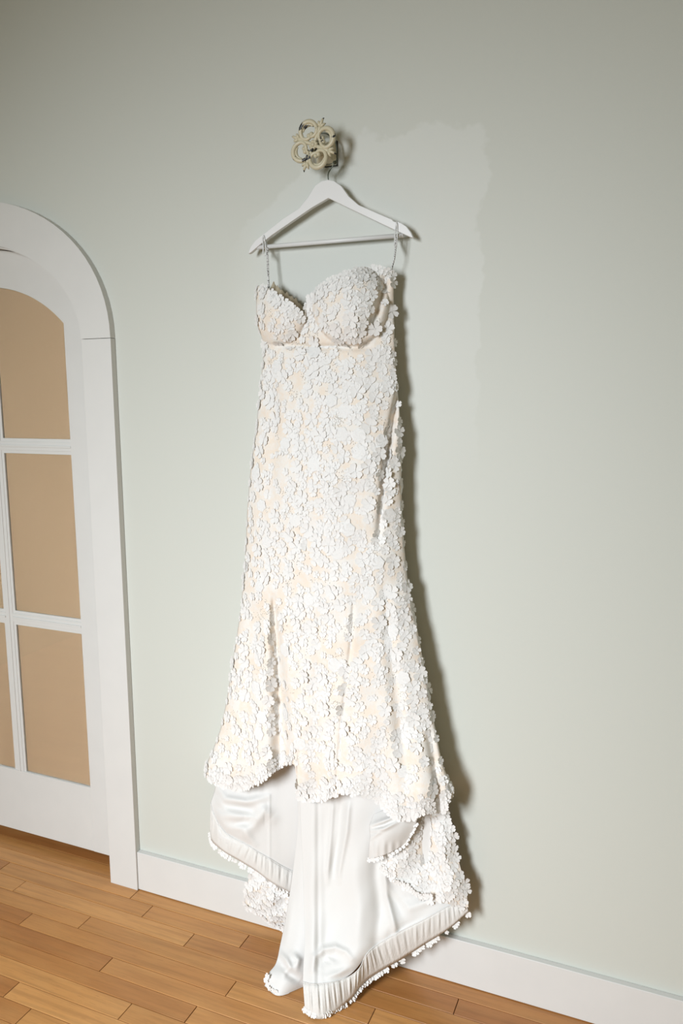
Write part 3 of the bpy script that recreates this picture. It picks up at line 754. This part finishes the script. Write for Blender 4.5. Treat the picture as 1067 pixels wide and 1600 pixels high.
place_on(VF, NRM, PX, PY, 380, 6, 8.5, lambda x, y: density(x, y)*.9, 'five', .60)
place_on(VF, NRM, PX, PY, 340, 4.5, 6.5, lambda x, y: density(x, y)*.8, 'five', .58)
along([(x, y-4) for x, y in BOT if x < 462], 8, 7, on_front)
along([(x, y-4) for x, y in BOT if x >= 465], 8, 7, on_front)
along([(x, y-15) for x, y in BOT if x < 462], 10, 8, on_front)
along([(x, y-15) for x, y in BOT if x >= 465], 10, 8, on_front)
# silhouettes
for tab in (EL, ER):
    sgn = 1 if tab is EL else -1
    along([(x+sgn*1.5, y) for y, x in tab if 560 < y < 1225], 31, 6.5, on_front)
# train lace
for (Vg, G) in ((VR, GR), (VLB, GLB)):
    dU_ = np.gradient(Vg, axis=1); dV_ = np.gradient(Vg, axis=0); Ng = np.cross(dV_, dU_); Ng /= np.linalg.norm(Ng, axis=-1, keepdims=True)+1e-9
    Ng[Ng[..., 1] > 0] *= -1
    place_on(Vg, Ng, G[0], G[1], 110, 5.5, 9, lambda x, y: 1.0 if (y > 1335 or x > 680) else .25, 'five', .55)
def free(off):
    def f_(x, y, rr):
        o_ = off(x) if callable(off) else off
        flowers.append((rr, at(x, y, o_), np.array([rng.uniform(-.25, .25), -1., rng.uniform(-.2, .3)]), 'five', rng.random()))
    return f_
along([(597,1357),(616,1377),(635,1383),(642,1392),(656,1400),(676,1402)], 7, 5.5, free(.108))
along([(386,1417),(400,1424),(417,1430)], 8, 6, free(.05)); along([(420,1440),(432,1448),(446,1449)], 8, 5, free(.05))
trims = [f for f in flowers]
flowers.sort(key=lambda f: -f[0])
def fmatrix(c, n, r_, rot):
    z = Vector(n.tolist()).normalized(); x = z.orthogonal().normalized(); y = z.cross(x)
    R = Matrix((x, y, z)).transposed().to_4x4() @ Matrix.Rotation(rot*6.283, 4, 'Z')
    m_ = .00172*r_
    return Matrix.Translation(Vector((c+np.array(z)*.0008).tolist())) @ R @ Matrix.Diagonal((m_, m_, m_*rng.uniform(.3, .6), 1))
stuff = MB(); ind = 0
for (r_, c_, n_, kd, rot) in flowers:
    src = (ROSE if kd == 'rose' else FIVE); me, Vm, Fm = src[int(rot*997) % len(src)]
    M_ = fmatrix(c_, n_, r_, rot)
    if c_[2] < .012: continue
    if ind < 298:
        o = bpy.data.objects.new('lace_flower', me); COL.objects.link(o); o.parent = dress
        o.matrix_parent_inverse = dress.matrix_basis.inverted(); o.matrix_basis = M_; ind += 1
    else:
        A = np.array(M_); stuff.add((Vm@A[:3, :3].T+A[:3, 3]).tolist(), Fm)
o = stuff.build('small_lace_flowers', M_flower, dress, smooth=True, kind='stuff')

# scalloped lace edging hanging from the train hems
edg = MB()
def scallop(line, step, r0_):
    l = spline(line, 400); s_ = np.r_[0, np.cumsum(np.hypot(*np.diff(l[:, :2], axis=0).T))]
    n = int(s_[-1]/step)
    for i in range(n+1):
        t = i*step; x, y, o_ = (np.interp(t, s_, l[:, q]) for q in range(3))
        if rng.random() < .15: continue
        rr = r0_*rng.uniform(.7, 1.2)
        _, Vm, Fm = FIVE[i % 7]
        p = at(x, y+rr*.2, o_-.002)
        if p[2] < .010: p = p+np.array([0, 0, .010-p[2]])
        M_ = fmatrix(p, np.array([rng.uniform(-.3, .3), -1, rng.uniform(.0, .5)]), rr, rng.random()); A = np.array(M_)
        Vw = Vm@A[:3, :3].T+A[:3, 3]; Vw[:, 2] = np.maximum(Vw[:, 2], .001)
        edg.add(Vw.tolist(), Fm)
scallop([(a, b_+3, c_-.003) for a, b_, c_ in bandL_b], 5.5, 5.2)
scallop([(a, b_+2, c_-.003) for a, b_, c_ in bandC_b], 5.5, 5.0)
scallop([(a, b_+6, c_) for a, b_, c_ in bandC_b[:15]], 8, 4.5)
scallop([(418,1524,.226),(414,1535,.228),(415,1545,.234),(424,1552,.236),(432,1557,.240)], 6, 4.0)
scallop([(577,1343,.124),(594,1340,.130),(609,1335,.124),(630,1322,.108),(642,1302,.104),(650,1285,.102)], 6.5, 4.2)
edg.build('scalloped_lace_edging', M_flower, dress, smooth=True, kind='stuff')

# bead sprays between the flowers
bead = MB(); t_ = (1+5**.5)/2
ico = [(0,0,1),(.9,0,.4),(-.45,.78,.4),(-.45,-.78,.4),(.45,.78,-.4),(-.9,0,-.4),(.45,-.78,-.4)]
icf = [(0,1,2),(0,2,3),(0,3,1),(1,4,2),(2,5,3),(3,6,1),(1,6,4),(2,4,5),(3,5,6)]
for c_ in range(150):
    i = int(rng.integers(10, ny-10)); j_ = int(rng.integers(6, nx-6)); x, y = PX[i, j_], PY[i, j_]; a = rng.uniform(0, 6.28)
    for q in range(14):
        xx = x+math.cos(a+.25*q)*q*.9+rng.uniform(-4, 4); yy = y+math.sin(a+.25*q)*q*.9+rng.uniform(-4, 4)
        i2 = min(max(int(round(i+(yy-y)/1.9)), 0), ny-1); j2 = min(max(int(round(j_+(xx-x)/1.3)), 0), nx-1)
        p = VF[i2, j2]+NRM[i2, j2]*.001; s_ = .0013
        bead.add([(p[0]+s_*v_[0], p[1]-s_*v_[2]-.0005, p[2]+s_*v_[1]) for v_ in ico], icf)
bead.build('beadwork', M_bead, dress, smooth=True, kind='stuff')
